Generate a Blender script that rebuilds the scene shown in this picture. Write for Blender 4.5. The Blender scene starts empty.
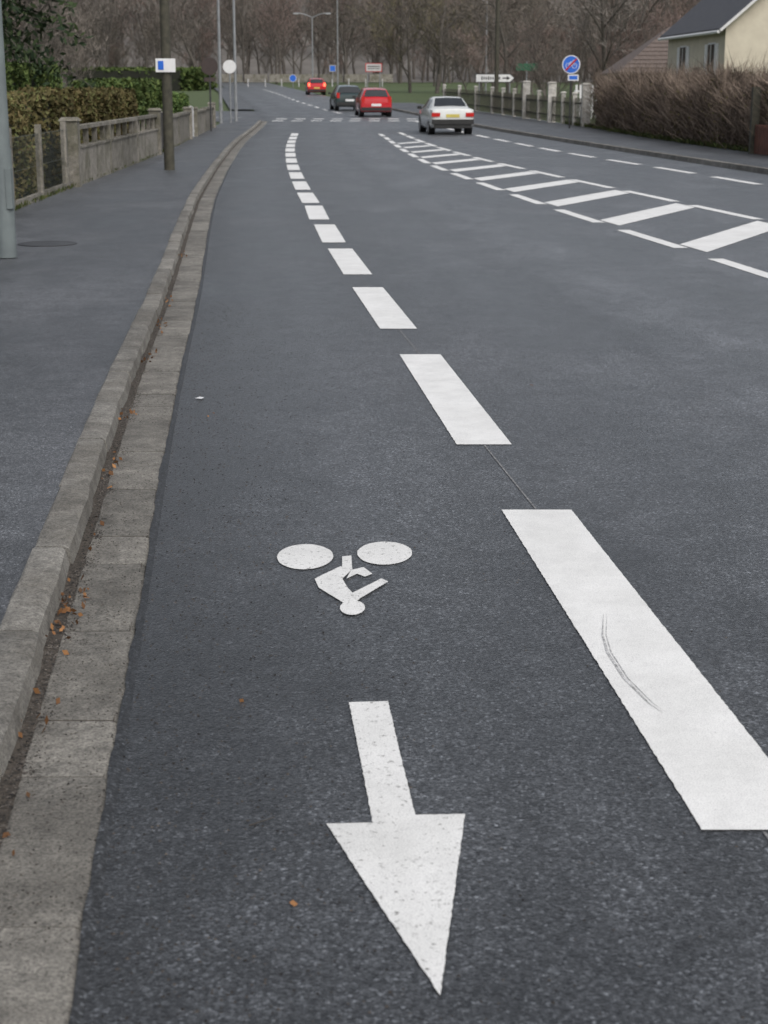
import bpy, math, random
import numpy as np
from mathutils import Vector, Matrix
from mathutils.geometry import tessellate_polygon
random.seed(7); np.random.seed(7)
sc = bpy.context.scene
COL = sc.collection

# ------------------------------------------------------------------ terrain
def gz(y):
    s=6.0; t=(y-64)/s
    return 0.0145*s*(math.log1p(math.exp(-abs(t)))+max(t,0))
def hill(x,y):
    t=min(max((y-330)/150,0),1); t=t*t*(3-2*t)
    return gz(y)+t*38

def curve(knots, win=4.0):
    ks=sorted(knots); ky=np.array([k[0] for k in ks]); kx=np.array([k[1] for k in ks])
    ys=np.arange(-60,330.01,0.25); xs=np.interp(ys,ky,kx)
    n=int(win/0.25)|1; ker=np.ones(n)/n
    for _ in range(2):
        xs=np.convolve(np.pad(xs,n//2,mode='reflect',reflect_type='odd'),ker,mode='valid')
    return lambda y: float(np.interp(y,ys,xs))
# left edge of the asphalt / right edge of the concrete gutter
LE=curve([(-60,4.6),(-20,1.25),(0,-.34),(2.85,-.61),(4.6,-.77),(5.6,-.86),(7.03,-1.0),(9.46,-1.22),(11.4,-1.38),(14.16,-1.60),(17.57,-1.91),
          (21.4,-2.26),(27.4,-2.78),(37.8,-3.52),(50.3,-4.32),(59.6,-4.82),(70.8,-5.21),(81.3,-5.6),(100,-7.6),(130,-10.8),(160,-14),(330,-34)],2.5)
RK=curve([(-60,17),(-20,13.2),(0,11.4),(20,9.75),(35.6,8.2),(43,7.5),(52,6.69),(61.7,5.72),(73.3,4.17),(84.3,2.8),(98.8,.94),(116,-1.0),(145,-4.6),(160,-6.4),(330,-26)],6)
RL=curve([(-60,15.4),(0,9.9),(20,8.3),(31.7,7.2),(38.9,6.4),(46.3,5.4),(52,4.83),(59.6,4.11),(73,2.7),(85,1.2),(100,-1)],6)
HL=curve([(-60,13),(0,5.55),(10,4.4),(15.86,3.75),(18.8,3.42),(21.3,3.08),(25.1,2.62),(28.7,2.24),(34,1.71),(40.3,1.12),(50.3,.57),(62.8,.04),(90,-1.6)],4)
HR=curve([(-60,16.5),(0,8.5),(10,7.05),(22.9,5.26),(25.5,4.89),(29.3,4.42),(32.5,3.93),(37.8,3.25),(43,2.6),(52,1.73),(61.7,1.03),(90,-.9)],4)
WL=curve([(-60,2),(0,-4.3),(24.7,-5.4),(30.2,-5.6),(45.2,-6.1),(59.6,-6.87),(70.8,-7.3),(80,-7.6)],5)
RH=curve([(-60,21),(0,14.4),(20,12.3),(43,10.1),(50,9.6),(70.8,8.66),(78.5,7.5),(92.8,5.83),(108,2.95),(150,-2)],5)

# ------------------------------------------------------------------ materials
def newmat(name):
    m=bpy.data.materials.new(name); m.use_nodes=True
    nt=m.node_tree; b=nt.nodes['Principled BSDF']
    return m,nt,b
def N(nt,t,**kw):
    n=nt.nodes.new(t)
    for k,v in kw.items(): setattr(n,k,v)
    return n
def ramp(nt,fac,stops):
    r=N(nt,'ShaderNodeValToRGB'); cr=r.color_ramp
    while len(cr.elements)<len(stops): cr.elements.new(0.5)
    for e,(p,c) in zip(cr.elements,stops):
        e.position=p; e.color=(*c,1) if len(c)==3 else c
    nt.links.new(fac,r.inputs['Fac']); return r.outputs['Color']
def noise(nt,vec,scale,detail=4,rough=.55):
    n=N(nt,'ShaderNodeTexNoise'); n.inputs['Scale'].default_value=scale
    n.inputs['Detail'].default_value=detail; n.inputs['Roughness'].default_value=rough
    nt.links.new(vec,n.inputs['Vector']); return n.outputs['Fac']
def mix(nt,mode,fac,a,b):
    m=N(nt,'ShaderNodeMix',data_type='RGBA',blend_type=mode)
    for sock,val in ((m.inputs[0],fac),(m.inputs[6],a),(m.inputs[7],b)):
        if hasattr(val,'links'): nt.links.new(val,sock)
        elif isinstance(val,(int,float)): sock.default_value=val
        else: sock.default_value=(*val,1)
    return m.outputs[2]
def g(v): return (v,v,v)
def simple(name,c1,c2=None,scale=4,rough=.7,bump=0,bscale=None,metal=0,detail=3,spec=.5,emit=None):
    m,nt,b=newmat(name)
    tc=N(nt,'ShaderNodeTexCoord').outputs['Object']
    if c2 is None: c2=tuple(x*.75 for x in c1)
    f=noise(nt,tc,scale,detail)
    c=ramp(nt,f,[(.3,c2),(.7,c1)])
    nt.links.new(c,b.inputs['Base Color'])
    b.inputs['Roughness'].default_value=rough; b.inputs['Metallic'].default_value=metal
    b.inputs['Specular IOR Level'].default_value=spec
    if bump:
        bn=N(nt,'ShaderNodeBump'); bn.inputs['Strength'].default_value=bump; bn.inputs['Distance'].default_value=.01
        nt.links.new(noise(nt,tc,bscale or scale*8,4),bn.inputs['Height']); nt.links.new(bn.outputs[0],b.inputs['Normal'])
    if emit:
        b.inputs['Emission Color'].default_value=(*emit[0],1); b.inputs['Emission Strength'].default_value=emit[1]
    return m
def foliage(name,c1,c2,c3,rough=.75,trans=0):
    m,nt,b=newmat(name)
    tc=N(nt,'ShaderNodeTexCoord').outputs['Object']
    gi=N(nt,'ShaderNodeNewGeometry').outputs['Random Per Island']
    c=ramp(nt,gi,[(0,c2),(.5,c1),(1,c3)])
    f=noise(nt,tc,1.1,2)
    c=mix(nt,'MULTIPLY',1,c,ramp(nt,f,[(.35,g(.6)),(.65,g(1.15))]))
    oi=N(nt,'ShaderNodeObjectInfo').outputs['Random']
    c=mix(nt,'MULTIPLY',1,c,ramp(nt,oi,[(0,(.75,.71,.67)),(.5,(1,.96,.94)),(1,(1.2,1.2,1.2))]))
    nt.links.new(c,b.inputs['Base Color']); b.inputs['Roughness'].default_value=rough
    b.inputs['Specular IOR Level'].default_value=.2
    return m

def asphalt(name,dark,light,track=True,rlo=.36,rhi=.62,agg=95,bump=.4,sheen=.12,spec=.5):
    m,nt,b=newmat(name); L=nt.links
    tc=N(nt,'ShaderNodeTexCoord').outputs['Object']
    mp=N(nt,'ShaderNodeMapping'); mp.inputs['Scale'].default_value=(1,.45,1); mp.inputs['Rotation'].default_value=(0,0,.5)
    L.new(tc,mp.inputs['Vector'])
    big=noise(nt,mp.outputs[0],.8,4,.62)
    med=noise(nt,tc,4.2,4,.68)
    fine=noise(nt,tc,75,3,.8)
    fine2=noise(nt,tc,26,2,.7)
    vo=N(nt,'ShaderNodeTexVoronoi'); vo.inputs['Scale'].default_value=agg; L.new(tc,vo.inputs['Vector'])
    sep=N(nt,'ShaderNodeSeparateColor'); L.new(vo.outputs['Color'],sep.inputs[0])
    col=ramp(nt,sep.outputs[0],[(0,dark),(.75,light),(.92,tuple(x*1.5 for x in light)),(1,tuple(x*2.6 for x in light))])
    col=mix(nt,'MULTIPLY',1,col,ramp(nt,fine,[(.32,g(.3)),(.66,g(1.6))]))
    col=mix(nt,'MULTIPLY',1,col,ramp(nt,fine2,[(.3,g(.74)),(.7,g(1.26))]))
    col=mix(nt,'MULTIPLY',1,col,ramp(nt,med,[(.3,g(.74)),(.7,g(1.22))]))
    col=mix(nt,'MULTIPLY',1,col,ramp(nt,big,[(.34,g(.58)),(.48,g(.95)),(.62,g(1.45))]))  # damp mottling, with sheen streaks painted into the same light and dark patches
    rg=ramp(nt,big,[(.34,g(rlo)),(.62,g(rhi))])
    rg=mix(nt,'ADD',1,rg,ramp(nt,fine,[(.3,g(-.0)),(.75,g(.14))]))
    if track:
        uv=N(nt,'ShaderNodeUVMap'); uv.uv_map='lane'
        s=N(nt,'ShaderNodeSeparateXYZ'); L.new(uv.outputs[0],s.inputs[0])
        wob=N(nt,'ShaderNodeMath',operation='MULTIPLY_ADD'); L.new(big,wob.inputs[0]); wob.inputs[1].default_value=.5; L.new(s.outputs[0],wob.inputs[2])
        mr=N(nt,'ShaderNodeMath',operation='DIVIDE'); L.new(wob.outputs[0],mr.inputs[0]); mr.inputs[1].default_value=12.
        T=lambda x:(x+.25)/12.
        tr=ramp(nt,mr.outputs[0],[(0,g(.40)),(T(.12),g(.5)),(T(.45),g(.88)),(T(.9),g(1.12)),(T(1.5),g(.9)),(T(2.1),g(1.05)),(T(2.6),g(1.3)),(T(3.2),g(1.1)),(T(3.26),g(1.32)),(T(3.9),g(1.55)),(T(4.8),g(1.4))])
        col=mix(nt,'MULTIPLY',1,col,tr)
    L.new(col,b.inputs['Base Color']); L.new(rg,b.inputs['Roughness'])
    b.inputs['Specular IOR Level'].default_value=spec
    b.inputs['Sheen Weight'].default_value=sheen; b.inputs['Sheen Roughness'].default_value=.22
    b.inputs['Sheen Tint'].default_value=(.92,.96,1,1)
    bn=N(nt,'ShaderNodeBump'); bn.inputs['Strength'].default_value=bump; bn.inputs['Distance'].default_value=.006
    h1=N(nt,'ShaderNodeMath',operation='MULTIPLY_ADD'); L.new(vo.outputs['Distance'],h1.inputs[0]); h1.inputs[1].default_value=-.8; L.new(fine,h1.inputs[2])
    L.new(h1.outputs[0],bn.inputs['Height']); L.new(bn.outputs[0],b.inputs['Normal'])
    return m
def paintmat(name,wear=.5,base=.78):
    m,nt,b=newmat(name); L=nt.links
    tc=N(nt,'ShaderNodeTexCoord').outputs['Object']
    f=noise(nt,tc,55,5,.8); f2=noise(nt,tc,2.3,4); f3=noise(nt,tc,9,4,.7)
    c=ramp(nt,f2,[(.3,(base*.86,base*.86,base*.84)),(.7,(base,base,base*.985))])
    c=mix(nt,'MULTIPLY',1,c,ramp(nt,f3,[(.3,g(.90)),(.6,g(1.0))]))
    lo=.24+wear*.12
    c=mix(nt,'MIX',ramp(nt,f,[(lo,g(.9)),(lo+.06,g(0))]),c,(.14,.135,.125))
    fx=noise(nt,tc,260,2,.5); c=mix(nt,'MULTIPLY',1,c,ramp(nt,fx,[(.3,g(.70)),(.55,g(1.0))]))
    L.new(c,b.inputs['Base Color']); b.inputs['Roughness'].default_value=.6
    bn=N(nt,'ShaderNodeBump'); bn.inputs['Strength'].default_value=.25; bn.inputs['Distance'].default_value=.002
    L.new(fx,bn.inputs['Height']); L.new(bn.outputs[0],b.inputs['Normal'])
    return m
def concrete(name,c,stain=(.10,.095,.08),rough=.8,sc_=30):
    m,nt,b=newmat(name); L=nt.links
    tc=N(nt,'ShaderNodeTexCoord').outputs['Object']
    f=noise(nt,tc,sc_,5,.75); f2=noise(nt,tc,1.9,4,.7); f3=noise(nt,tc,110,3,.8); f4=noise(nt,tc,7,4,.7)
    col=ramp(nt,f,[(.25,tuple(x*.5 for x in c)),(.6,c),(.8,tuple(x*1.3 for x in c))])
    col=mix(nt,'MIX',ramp(nt,f2,[(.38,g(.8)),(.56,g(0))]),col,stain)
    gi=N(nt,'ShaderNodeNewGeometry').outputs['Random Per Island']
    col=mix(nt,'MULTIPLY',1,col,ramp(nt,gi,[(0,g(.8)),(1,g(1.15))]))
    col=mix(nt,'MULTIPLY',1,col,ramp(nt,f4,[(.3,g(.68)),(.65,g(1.14))]))
    col=mix(nt,'MULTIPLY',1,col,ramp(nt,f3,[(.33,g(.38)),(.6,g(1.2))]))
    L.new(col,b.inputs['Base Color']); b.inputs['Roughness'].default_value=rough
    bn=N(nt,'ShaderNodeBump'); bn.inputs['Strength'].default_value=.9; bn.inputs['Distance'].default_value=.01
    L.new(f,bn.inputs['Height']); L.new(bn.outputs[0],b.inputs['Normal'])
    return m

M={}
M['road']=asphalt('asphalt_road',(.018,.0195,.022),(.057,.061,.067),rlo=.28,rhi=.52,agg=135,bump=.5,sheen=.26,spec=.55)
M['pave']=asphalt('asphalt_pavement',(.030,.032,.035),(.058,.061,.066),track=False,rlo=.34,rhi=.56,agg=190,bump=.35,sheen=.14,spec=.5)
M['paint']=paintmat('white_road_paint',.45,.84)
M['paintworn']=paintmat('worn_road_paint',1.0,.80)
M['kerb']=concrete('kerb_concrete',(.27,.258,.232),stain=(.14,.13,.112))
M['gutter']=concrete('gutter_concrete',(.245,.232,.205),stain=(.125,.117,.103))
M['wallc']=concrete('wall_concrete',(.29,.27,.235),stain=(.11,.105,.07),sc_=9)
M['dirt']=simple('dirt',(.09,.075,.06),(.03,.026,.022),scale=60,rough=.95,bump=1,bscale=120)
M['grass']=simple('grass_ground',(.075,.11,.035),(.05,.065,.028),scale=2.2,rough=.95,bump=1,bscale=30,detail=5)
M['bladegrass']=foliage('grass_blades',(.07,.10,.03),(.05,.075,.025),(.12,.12,.05))
M['hill']=simple('woodland_floor',(.16,.148,.135),(.10,.092,.084),scale=.15,rough=1,bump=1,bscale=1)  # hill behind the trees, its colour lifted to stand in for distance haze
M['metal']=simple('galvanised_metal',(.30,.31,.32),(.22,.23,.24),scale=3,rough=.5,metal=.3)
M['darkmetal']=simple('dark_metal',(.06,.06,.062),(.04,.04,.042),rough=.5,metal=.3)
M['wire']=simple('fence_wire',(.10,.11,.10),(.07,.08,.07),rough=.6)
M['wood']=simple('weathered_wood',(.075,.07,.05),(.035,.034,.025),scale=9,rough=.85,bump=.6)
M['lampc']=simple('lamp_post_paint',(.17,.20,.20),(.12,.14,.145),scale=3,rough=.75,bump=.2)
M['white']=simple('white_enamel',(.75,.75,.75),(.66,.66,.66),rough=.4)
M['signback']=simple('sign_back',(.06,.042,.038),(.04,.03,.028),rough=.55)
M['blue']=simple('sign_blue',(.02,.14,.60),(.02,.12,.52),rough=.35)
M['red']=simple('sign_red',(.55,.02,.02),(.48,.02,.02),rough=.35)
M['black']=simple('black_plastic',(.02,.02,.02),(.015,.015,.015),rough=.5)
M['rubber']=simple('tyre_rubber',(.018,.018,.018),(.012,.012,.012),rough=.85)
M['bark']=simple('bark',(.13,.115,.10),(.075,.066,.058),scale=6,rough=.95,bump=1)
M['twigA']=foliage('twigs_grey_brown',(.20,.18,.16),(.13,.118,.105),(.26,.237,.21))  # lightened and greyed: the haze over the far trees is put into the colour
M['twigB']=foliage('twigs_reddish',(.22,.165,.148),(.15,.112,.103),(.29,.23,.205))
M['twigC']=foliage('twigs_yellow_green',(.21,.20,.10),(.14,.13,.07),(.28,.26,.14))
M['hedgeg']=foliage('hedge_leaves',(.075,.12,.035),(.04,.075,.022),(.14,.19,.06))
M['hedgeb']=foliage('hedge_brown_leaves',(.15,.12,.055),(.08,.078,.032),(.14,.165,.06))
M['hedger']=foliage('hedge_winter_leaves',(.17,.105,.065),(.09,.06,.04),(.25,.15,.08))
M['hedget']=foliage('hedge_twigs',(.165,.13,.105),(.09,.072,.06),(.25,.20,.16))
M['conif']=foliage('conifer_needles',(.028,.05,.022),(.014,.028,.014),(.05,.075,.03))
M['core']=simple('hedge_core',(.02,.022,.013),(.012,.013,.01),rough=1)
M['render']=simple('cream_render',(.60,.55,.44),(.50,.45,.36),scale=1.5,rough=.9,bump=.2)
M['slate']=simple('slate_roof',(.06,.06,.066),(.036,.036,.042),scale=5,rough=.6,bump=.8,bscale=14)
M['tile']=simple('brown_tile_roof',(.16,.125,.11),(.10,.08,.07),scale=6,rough=.8,bump=.8,bscale=14)
M['glass']=simple('window_glass',(.02,.024,.028),(.015,.018,.02),rough=.08,spec=.8)
M['rust']=simple('rusty_gate',(.14,.055,.035),(.09,.04,.03),rough=.8)
M['leafdead']=foliage('dead_leaves',(.20,.10,.045),(.10,.06,.035),(.30,.16,.07))
M['stones']=foliage('grit',(.06,.055,.05),(.025,.024,.024),(.15,.135,.12))

# ------------------------------------------------------------------ mesh builder
class MB:
    def __init__(s): s.v=[]; s.f=[]; s.m=[]
    def add(s,vs,fs,mi=0):
        o=len(s.v); s.v.extend([tuple(p) for p in vs])
        for f in fs: s.f.append(tuple(o+i for i in f)); s.m.append(mi)
    def box(s,c,size,mi=0,rot=0,tap=1.0):
        cx,cy,cz=c; sx,sy,sz=[q/2 for q in size]; vs=[]
        cr,sr=math.cos(rot),math.sin(rot)
        for z,k in ((-sz,1),(sz,tap)):
            for x,y in ((-sx,-sy),(sx,-sy),(sx,sy),(-sx,sy)):
                x*=k;y*=k
                vs.append((cx+x*cr-y*sr,cy+x*sr+y*cr,cz+z))
        s.add(vs,[(0,3,2,1),(4,5,6,7),(0,1,5,4),(1,2,6,5),(2,3,7,6),(3,0,4,7)],mi)
    def tube(s,a,b,r1,r2=None,n=8,mi=0,caps=True):
        a=Vector(a);b=Vector(b); r2=r1 if r2 is None else r2
        d=(b-a)
        if d.length<1e-6: return
        d.normalize(); u=d.orthogonal().normalized(); w=d.cross(u)
        vs=[]
        for p,r in ((a,r1),(b,r2)):
            for i in range(n):
                t=2*math.pi*i/n; vs.append(p+u*(r*math.cos(t))+w*(r*math.sin(t)))
        fs=[(i,(i+1)%n,n+(i+1)%n,n+i) for i in range(n)]
        if caps: fs+= [tuple(range(n-1,-1,-1)),tuple(range(n,2*n))]
        s.add(vs,fs,mi)
    def poly(s,pts,z,mi=0,th=0):
        tris=tessellate_polygon([[Vector((p[0],p[1],0)) for p in pts]])
        vs=[(p[0],p[1],z+gz(p[1])) for p in pts]
        fs=[]
        for t in tris:
            a,b,c=[Vector((pts[i][0],pts[i][1],0)) for i in t]
            fs.append(tuple(t) if (b-a).cross(c-a).z>0 else tuple(reversed(t)))
        s.add(vs,fs,mi)
    def lathe(s,c,prof,n=8,mi=0):
        vs=[];m=len(prof)
        for r,z in prof:
            for i in range(n):
                t=2*math.pi*i/n; vs.append((c[0]+r*math.cos(t),c[1]+r*math.sin(t),c[2]+z))
        fs=[(j*n+i,j*n+(i+1)%n,(j+1)*n+(i+1)%n,(j+1)*n+i) for j in range(m-1) for i in range(n)]
        fs.append(tuple(range((m-1)*n,m*n)))
        s.add(vs,fs,mi)
    def obj(s,name,mats,parent=None,smooth=None,loc=(0,0,0),rot=0,bevel=0):
        me=bpy.data.meshes.new(name); me.from_pydata(s.v,[],s.f)
        for k in mats: me.materials.append(M[k] if isinstance(k,str) else k)
        me.polygons.foreach_set('material_index',s.m)
        if smooth is not None:
            me.polygons.foreach_set('use_smooth',[True]*len(s.f)); me.set_sharp_from_angle(angle=math.radians(smooth))
        me.update()
        ob=bpy.data.objects.new(name,me); COL.objects.link(ob)
        ob.location=loc; ob.rotation_euler=(0,0,rot)
        if parent: ob.parent=parent
        return ob
def empty(name,loc=(0,0,0),rot=0):
    e=bpy.data.objects.new(name,None); COL.objects.link(e); e.location=loc; e.rotation_euler=(0,0,rot); return e

def npobj(name,V,F,mats,parent=None,mi=None):
    me=bpy.data.meshes.new(name)
    k=F.shape[1]
    me.vertices.add(len(V)); me.vertices.foreach_set('co',V.astype(np.float32).ravel())
    me.loops.add(F.size); me.loops.foreach_set('vertex_index',F.astype(np.int32).ravel())
    me.polygons.add(len(F)); me.polygons.foreach_set('loop_start',np.arange(0,F.size,k,dtype=np.int32))
    for q in mats: me.materials.append(M[q])
    if mi is not None: me.polygons.foreach_set('material_index',mi.astype(np.int32))
    me.update(calc_edges=True)
    ob=bpy.data.objects.new(name,me); COL.objects.link(ob)
    if parent: ob.parent=parent
    return ob
def leaves(P,size,asp=1.6,rs=None,upbias=0.0):
    rs=rs or np.random
    n=len(P); d=rs.normal(size=(n,3)); d[:,2]+=upbias; d/=np.linalg.norm(d,axis=1)[:,None]
    e=rs.normal(size=(n,3)); e-=d*(e*d).sum(1)[:,None]; e/=np.linalg.norm(e,axis=1)[:,None]
    sz=(size*(.6+.8*rs.random(n)))[:,None]
    V=np.stack([P-d*sz*asp*.5, P+e*sz*.5, P+d*sz*asp*.5, P-e*sz*.5],1).reshape(-1,3)
    F=np.arange(4*n).reshape(-1,4)
    return V,F

# ------------------------------------------------------------------ strips following the road
def strip(name,fa,fb,y0,y1,z,mat,step=1.0,uv=False,nx=1,extra=None):
    ys=list(np.arange(y0,y1,step))+[y1]; vs=[];fs=[];uvs=[]
    for y in ys:
        a=fa(y);b=fb(y)
        for i in range(nx+1):
            x=a+(b-a)*i/nx; vs.append((x,y,gz(y)+z)); uvs.append((x-LE(y),y))
    w=nx+1
    for j in range(len(ys)-1):
        for i in range(nx):
            fs.append((j*w+i,j*w+i+1,(j+1)*w+i+1,(j+1)*w+i))
    me=bpy.data.meshes.new(name); me.from_pydata(vs,[],fs); me.materials.append(M[mat])
    if uv:
        l=me.uv_layers.new(name='lane')
        for lp in me.loops: l.data[lp.index].uv=uvs[lp.vertex_index]
    ob=bpy.data.objects.new(name,me); COL.objects.link(ob); return ob

# ground
xs=[-600,-300,-150,-100,-60,-40,-30,-20,-10,0,10,20,30,40,60,100,150,300,600]
ys=[-200,-60]+list(range(-40,340,4))+list(range(340,500,10))+[600,900,1500,2500]
mb=MB(); w=len(xs)
vs=[(x,y,hill(x,y)-.04) for y in ys for x in xs]
fs=[(j*w+i,j*w+i+1,(j+1)*w+i+1,(j+1)*w+i) for j in range(len(ys)-1) for i in range(w-1)]
mb.add(vs,fs); 
mb.m=[1 if ys[j]>=268 else 0 for j in range(len(ys)-1) for i in range(w-1)]
mb.obj('ground',['grass','hill'],smooth=60)

strip('road',LE,RK,-55,262,0,'road',uv=True,nx=6)
GAP=.245; KF=.275; KB=.43; KH=.075
# left side road mouth
mb=MB(); yl=[82,84,87,91,95,98,101]
for a,b in zip(yl[:-1],yl[1:]):
    xa=LE(a)-.002; xb=LE(b)-.002
    mb.add([(-60,a,gz(a)-.004),(xa,a,gz(a)-.004),(xb,b,gz(b)-.004),(-60,b,gz(b)-.004)],[[0,1,2,3]])
mb.obj('side_road',['pave'])
def stones(name,o0,o1,z0,z1,y0,y1,ln,gap,mat,face_in=0,sink=None,jit=.003):
    mb=MB(); y=y0
    while y<y1:
        L=ln*random.choice([1,1,1,.5]) if name.startswith('gutter') else ln
        if y>45: L=ln*2
        gp=gap*random.uniform(.5,1.6)
        a=y;b=y+L-gp; dz=random.uniform(-jit,jit); dx=random.uniform(-jit,jit)*1.3
        n=5
        for k in range(n):
            p=a+(b-a)*k/n; q=a+(b-a)*(k+1)/n
            vs=[]
            for kk,yy in ((k,p),(k+1,q)):
                rr=random.Random(int(y*1000)*7+kk); w1=rr.uniform(-.004,.004)+(.006 if kk in (0,n) else 0); w2=rr.uniform(-.003,.003)
                xa=LE(yy)-o0+dx-w1; xb=LE(yy)-o1+dx+w2; g_=gz(yy); cz=-.003 if kk in (0,n) else 0
                vs+= [(xa,yy,g_+z0),(xa-face_in,yy,g_+z1-.010+dz+cz),(xa-face_in-.018,yy,g_+z1+dz+cz),(xb+.01,yy,g_+z1+dz+cz),(xb,yy,g_+z1-.008+dz),(xb,yy,g_+z0)]
            fs_=[(i,i+1,7+i,6+i) for i in range(5)]
            if k==0: fs_.append((5,4,3,2,1,0))
            if k==n-1: fs_.append((6,7,8,9,10,11))
            mb.add(vs,fs_)
        y+=L
    ob=mb.obj(name,[mat])
    import bmesh
    bm=bmesh.new(); bm.from_mesh(ob.data); bmesh.ops.remove_doubles(bm,verts=bm.verts,dist=.0004); bm.to_mesh(ob.data); bm.free()
    ob.data.polygons.foreach_set('use_smooth',[True]*len(ob.data.polygons)); ob.data.set_sharp_from_angle(angle=math.radians(35))
    return ob
stones('gutter',.0,GAP,-.03,.008,-12,81,.8,.007,'gutter',jit=.002)
stones('kerb',KF,KB,-.03,KH,-12,81,1.0,.010,'kerb',face_in=.02,jit=.004)
strip('gutter_dirt',lambda y:LE(y)-KB+.03,lambda y:LE(y)-.02,-12,81,.0035,'dirt')
# ragged lip of tarmac laid over the edge of the gutter
ys_=list(np.arange(1.5,40,.05)); vs=[];fs=[]; rr=random.Random(9); wv=0
for i,y in enumerate(ys_):
    wv=wv*.6+rr.gauss(0,.0022); k=max(0.001,.006+wv+.004*math.sin(y*1.9))
    vs+=[(LE(y)-k,y,.0095+gz(y)),(LE(y)+.004,y,.0095+gz(y)),(LE(y)+.022,y,.0008+gz(y))]
for i in range(len(ys_)-1): fs+=[(3*i,3*i+1,3*i+4,3*i+3),(3*i+1,3*i+2,3*i+5,3*i+4)]
M['tar']=asphalt('tar_edge',(.010,.011,.012),(.028,.030,.033),track=False,agg=135,sheen=.05)
mb=MB(); mb.add(vs,fs); mb.obj('tarmac_edge',['tar'])
strip('pavement',lambda y:WL(y),lambda y:LE(y)-KB+.004,-50,81,KH-.010,'pave')
strip('pavement',lambda y:RK(y)+.16,lambda y:RH(y)+.3,-50,118,.11,'pave')
# right kerb
mb=MB(); y=-20
while y<120:
    L=1.0; b=y+L-.015
    vs=[]
    for yy in (y,b):
        xa=RK(yy)-.005; g_=gz(yy)
        vs+=[(xa,yy,g_-.03),(xa+.02,yy,g_+.115),(xa+.165,yy,g_+.118),(xa+.165,yy,g_-.03)]
    mb.add(vs,[(4+i,5+i,1+i,i) for i in range(3)]+[(0,1,2,3),(7,6,5,4)])
    y+=L
mb.obj('kerb',['kerb'])
strip('pavement',lambda y:LE(y)-1.5,lambda y:LE(y)-.02,101,200,.09,'pave')

# ------------------------------------------------------------------ markings
PZ=.0045
mb=MB()
dash=[(-4.6,1.62,-1.7,1.37),(-.55,1.27,2.4,1.02),(3.68,.925,6.83,.655),(8.17,.51,11.11,.245),(12.35,.11,15.04,-.15),(16.12,-.255,18.81,-.5),(19.6,-.59,22.27,-.8),(23.14,-.90,25.98,-1.1),(26.6,-1.165,29.3,-1.39)]
cl=curve([(26.6,-1.165),(29.3,-1.39),(32.8,-1.67),(36.5,-1.94),(40.3,-2.21),(44.5,-2.47),(50.3,-2.82),(56.6,-3.13),(61.7,-3.34),(80,-4.0)],3)
y=30.2
while y<64:
    dash.append((y,cl(y),y+2.75,cl(y+2.75))); y+=3.75
for a,xa,b,xb in dash:
    wd=.15 if a<8 else .14
    L=[];R=[]
    n=160 if a<20 else 10
    amp=.0016
    for i in range(n+1):
        t=i/n; x=xa+(xb-xa)*t; yy=a+(b-a)*t
        L.append((x-wd+random.uniform(-amp,amp),yy)); R.append((x+wd+random.uniform(-amp,amp),yy))
    for i in range(n):
        pts=[L[i],R[i],R[i+1],L[i+1]]
        mb.add([(p[0],p[1],gz(p[1])+PZ) for p in pts],[(0,1,2,3)])
mb.obj('cycle_lane_marking',['paint'])
mb=MB()
for (a,xa,b,xb),(c,xc,d,xd) in zip(dash[:-1],dash[1:]):
    if c<20:
        mb.add([(xb-.004,b+.01,PZ-.001),(xb+.004,b+.01,PZ-.001),(xc+.004,c-.01,PZ-.001),(xc-.004,c-.01,PZ-.001)],[(0,1,2,3)])
mb.obj('premarking_line',[simple('faint_line',(.30,.30,.30),(.07,.07,.07),scale=25)])
# hatched island
mb=MB()
def bdash(fc,y0,y1,ln,per,wd,ph=0):
    y=y0+ph
    while y<y1:
        n=4
        for i in range(n):
            p=y+ln*i/n;q=y+ln*(i+1)/n
            mb.add([(fc(p)-wd,p,gz(p)+PZ),(fc(p)+wd,p,gz(p)+PZ),(fc(q)+wd,q,gz(q)+PZ),(fc(q)-wd,q,gz(q)+PZ)],[(0,1,2,3)])
        y+=per
bdash(HL,-20,66,2.5,3.72,.085,ph=-2.04)
bdash(HR,-20,66,2.9,3.78,.085,ph=1.6)
for i in range(-8,13):
    yf=19.35+3.7*i
    if yf>60: continue
    x0=HL(yf)+.12
    def hit(ys,xs_):
        y=ys;x=xs_
        while x<HR(y)-.12 and y<ys+8: y+=.02;x+=.0095
        return x,y
    a=(x0,yf); bx,by=hit(yf,x0); c0=(HL(yf-.95)+.14,yf-.95); cx,cy=hit(yf-.95,c0[0])
    pts=[c0,(cx,cy),(bx,by),a]
    mb.add([(p[0],p[1],gz(p[1])+PZ) for p in pts],[(0,1,2,3)])
mb.obj('hatched_island_marking',['paint'])
mb=MB(); bdash(RL,-20,80,2.9,4.3,.10,ph=.3); mb.obj('cycle_lane_marking',['paint'])
mb=MB(); x=-5.5
while x<1.9:
    for yy in (82.5,85.6):
        mb.add([(x,yy,gz(yy)+PZ),(x+.55,yy,gz(yy)+PZ),(x+.55,yy+.8,gz(yy+.8)+PZ),(x,yy+.8,gz(yy+.8)+PZ)],[(0,1,2,3)])
    x+=.95
x=-13.
while x<-7:
    yy=88; mb.add([(x,yy,gz(yy)+PZ),(x+.5,yy,gz(yy)+PZ),(x+.5,yy+.3,gz(yy+.3)+PZ),(x,yy+.3,gz(yy+.3)+PZ)],[(0,1,2,3)]); x+=1
cc=curve([(88,-.9),(100,-3.2),(130,-6.8),(160,-10),(330,-30)],5)
y=90
while y<190:
    mb.add([(cc(y)-.09,y,gz(y)+PZ),(cc(y)+.09,y,gz(y)+PZ),(cc(y+3)+.09,y+3,gz(y+3)+PZ),(cc(y+3)-.09,y+3,gz(y+3)+PZ)],[(0,1,2,3)]); y+=6
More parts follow.
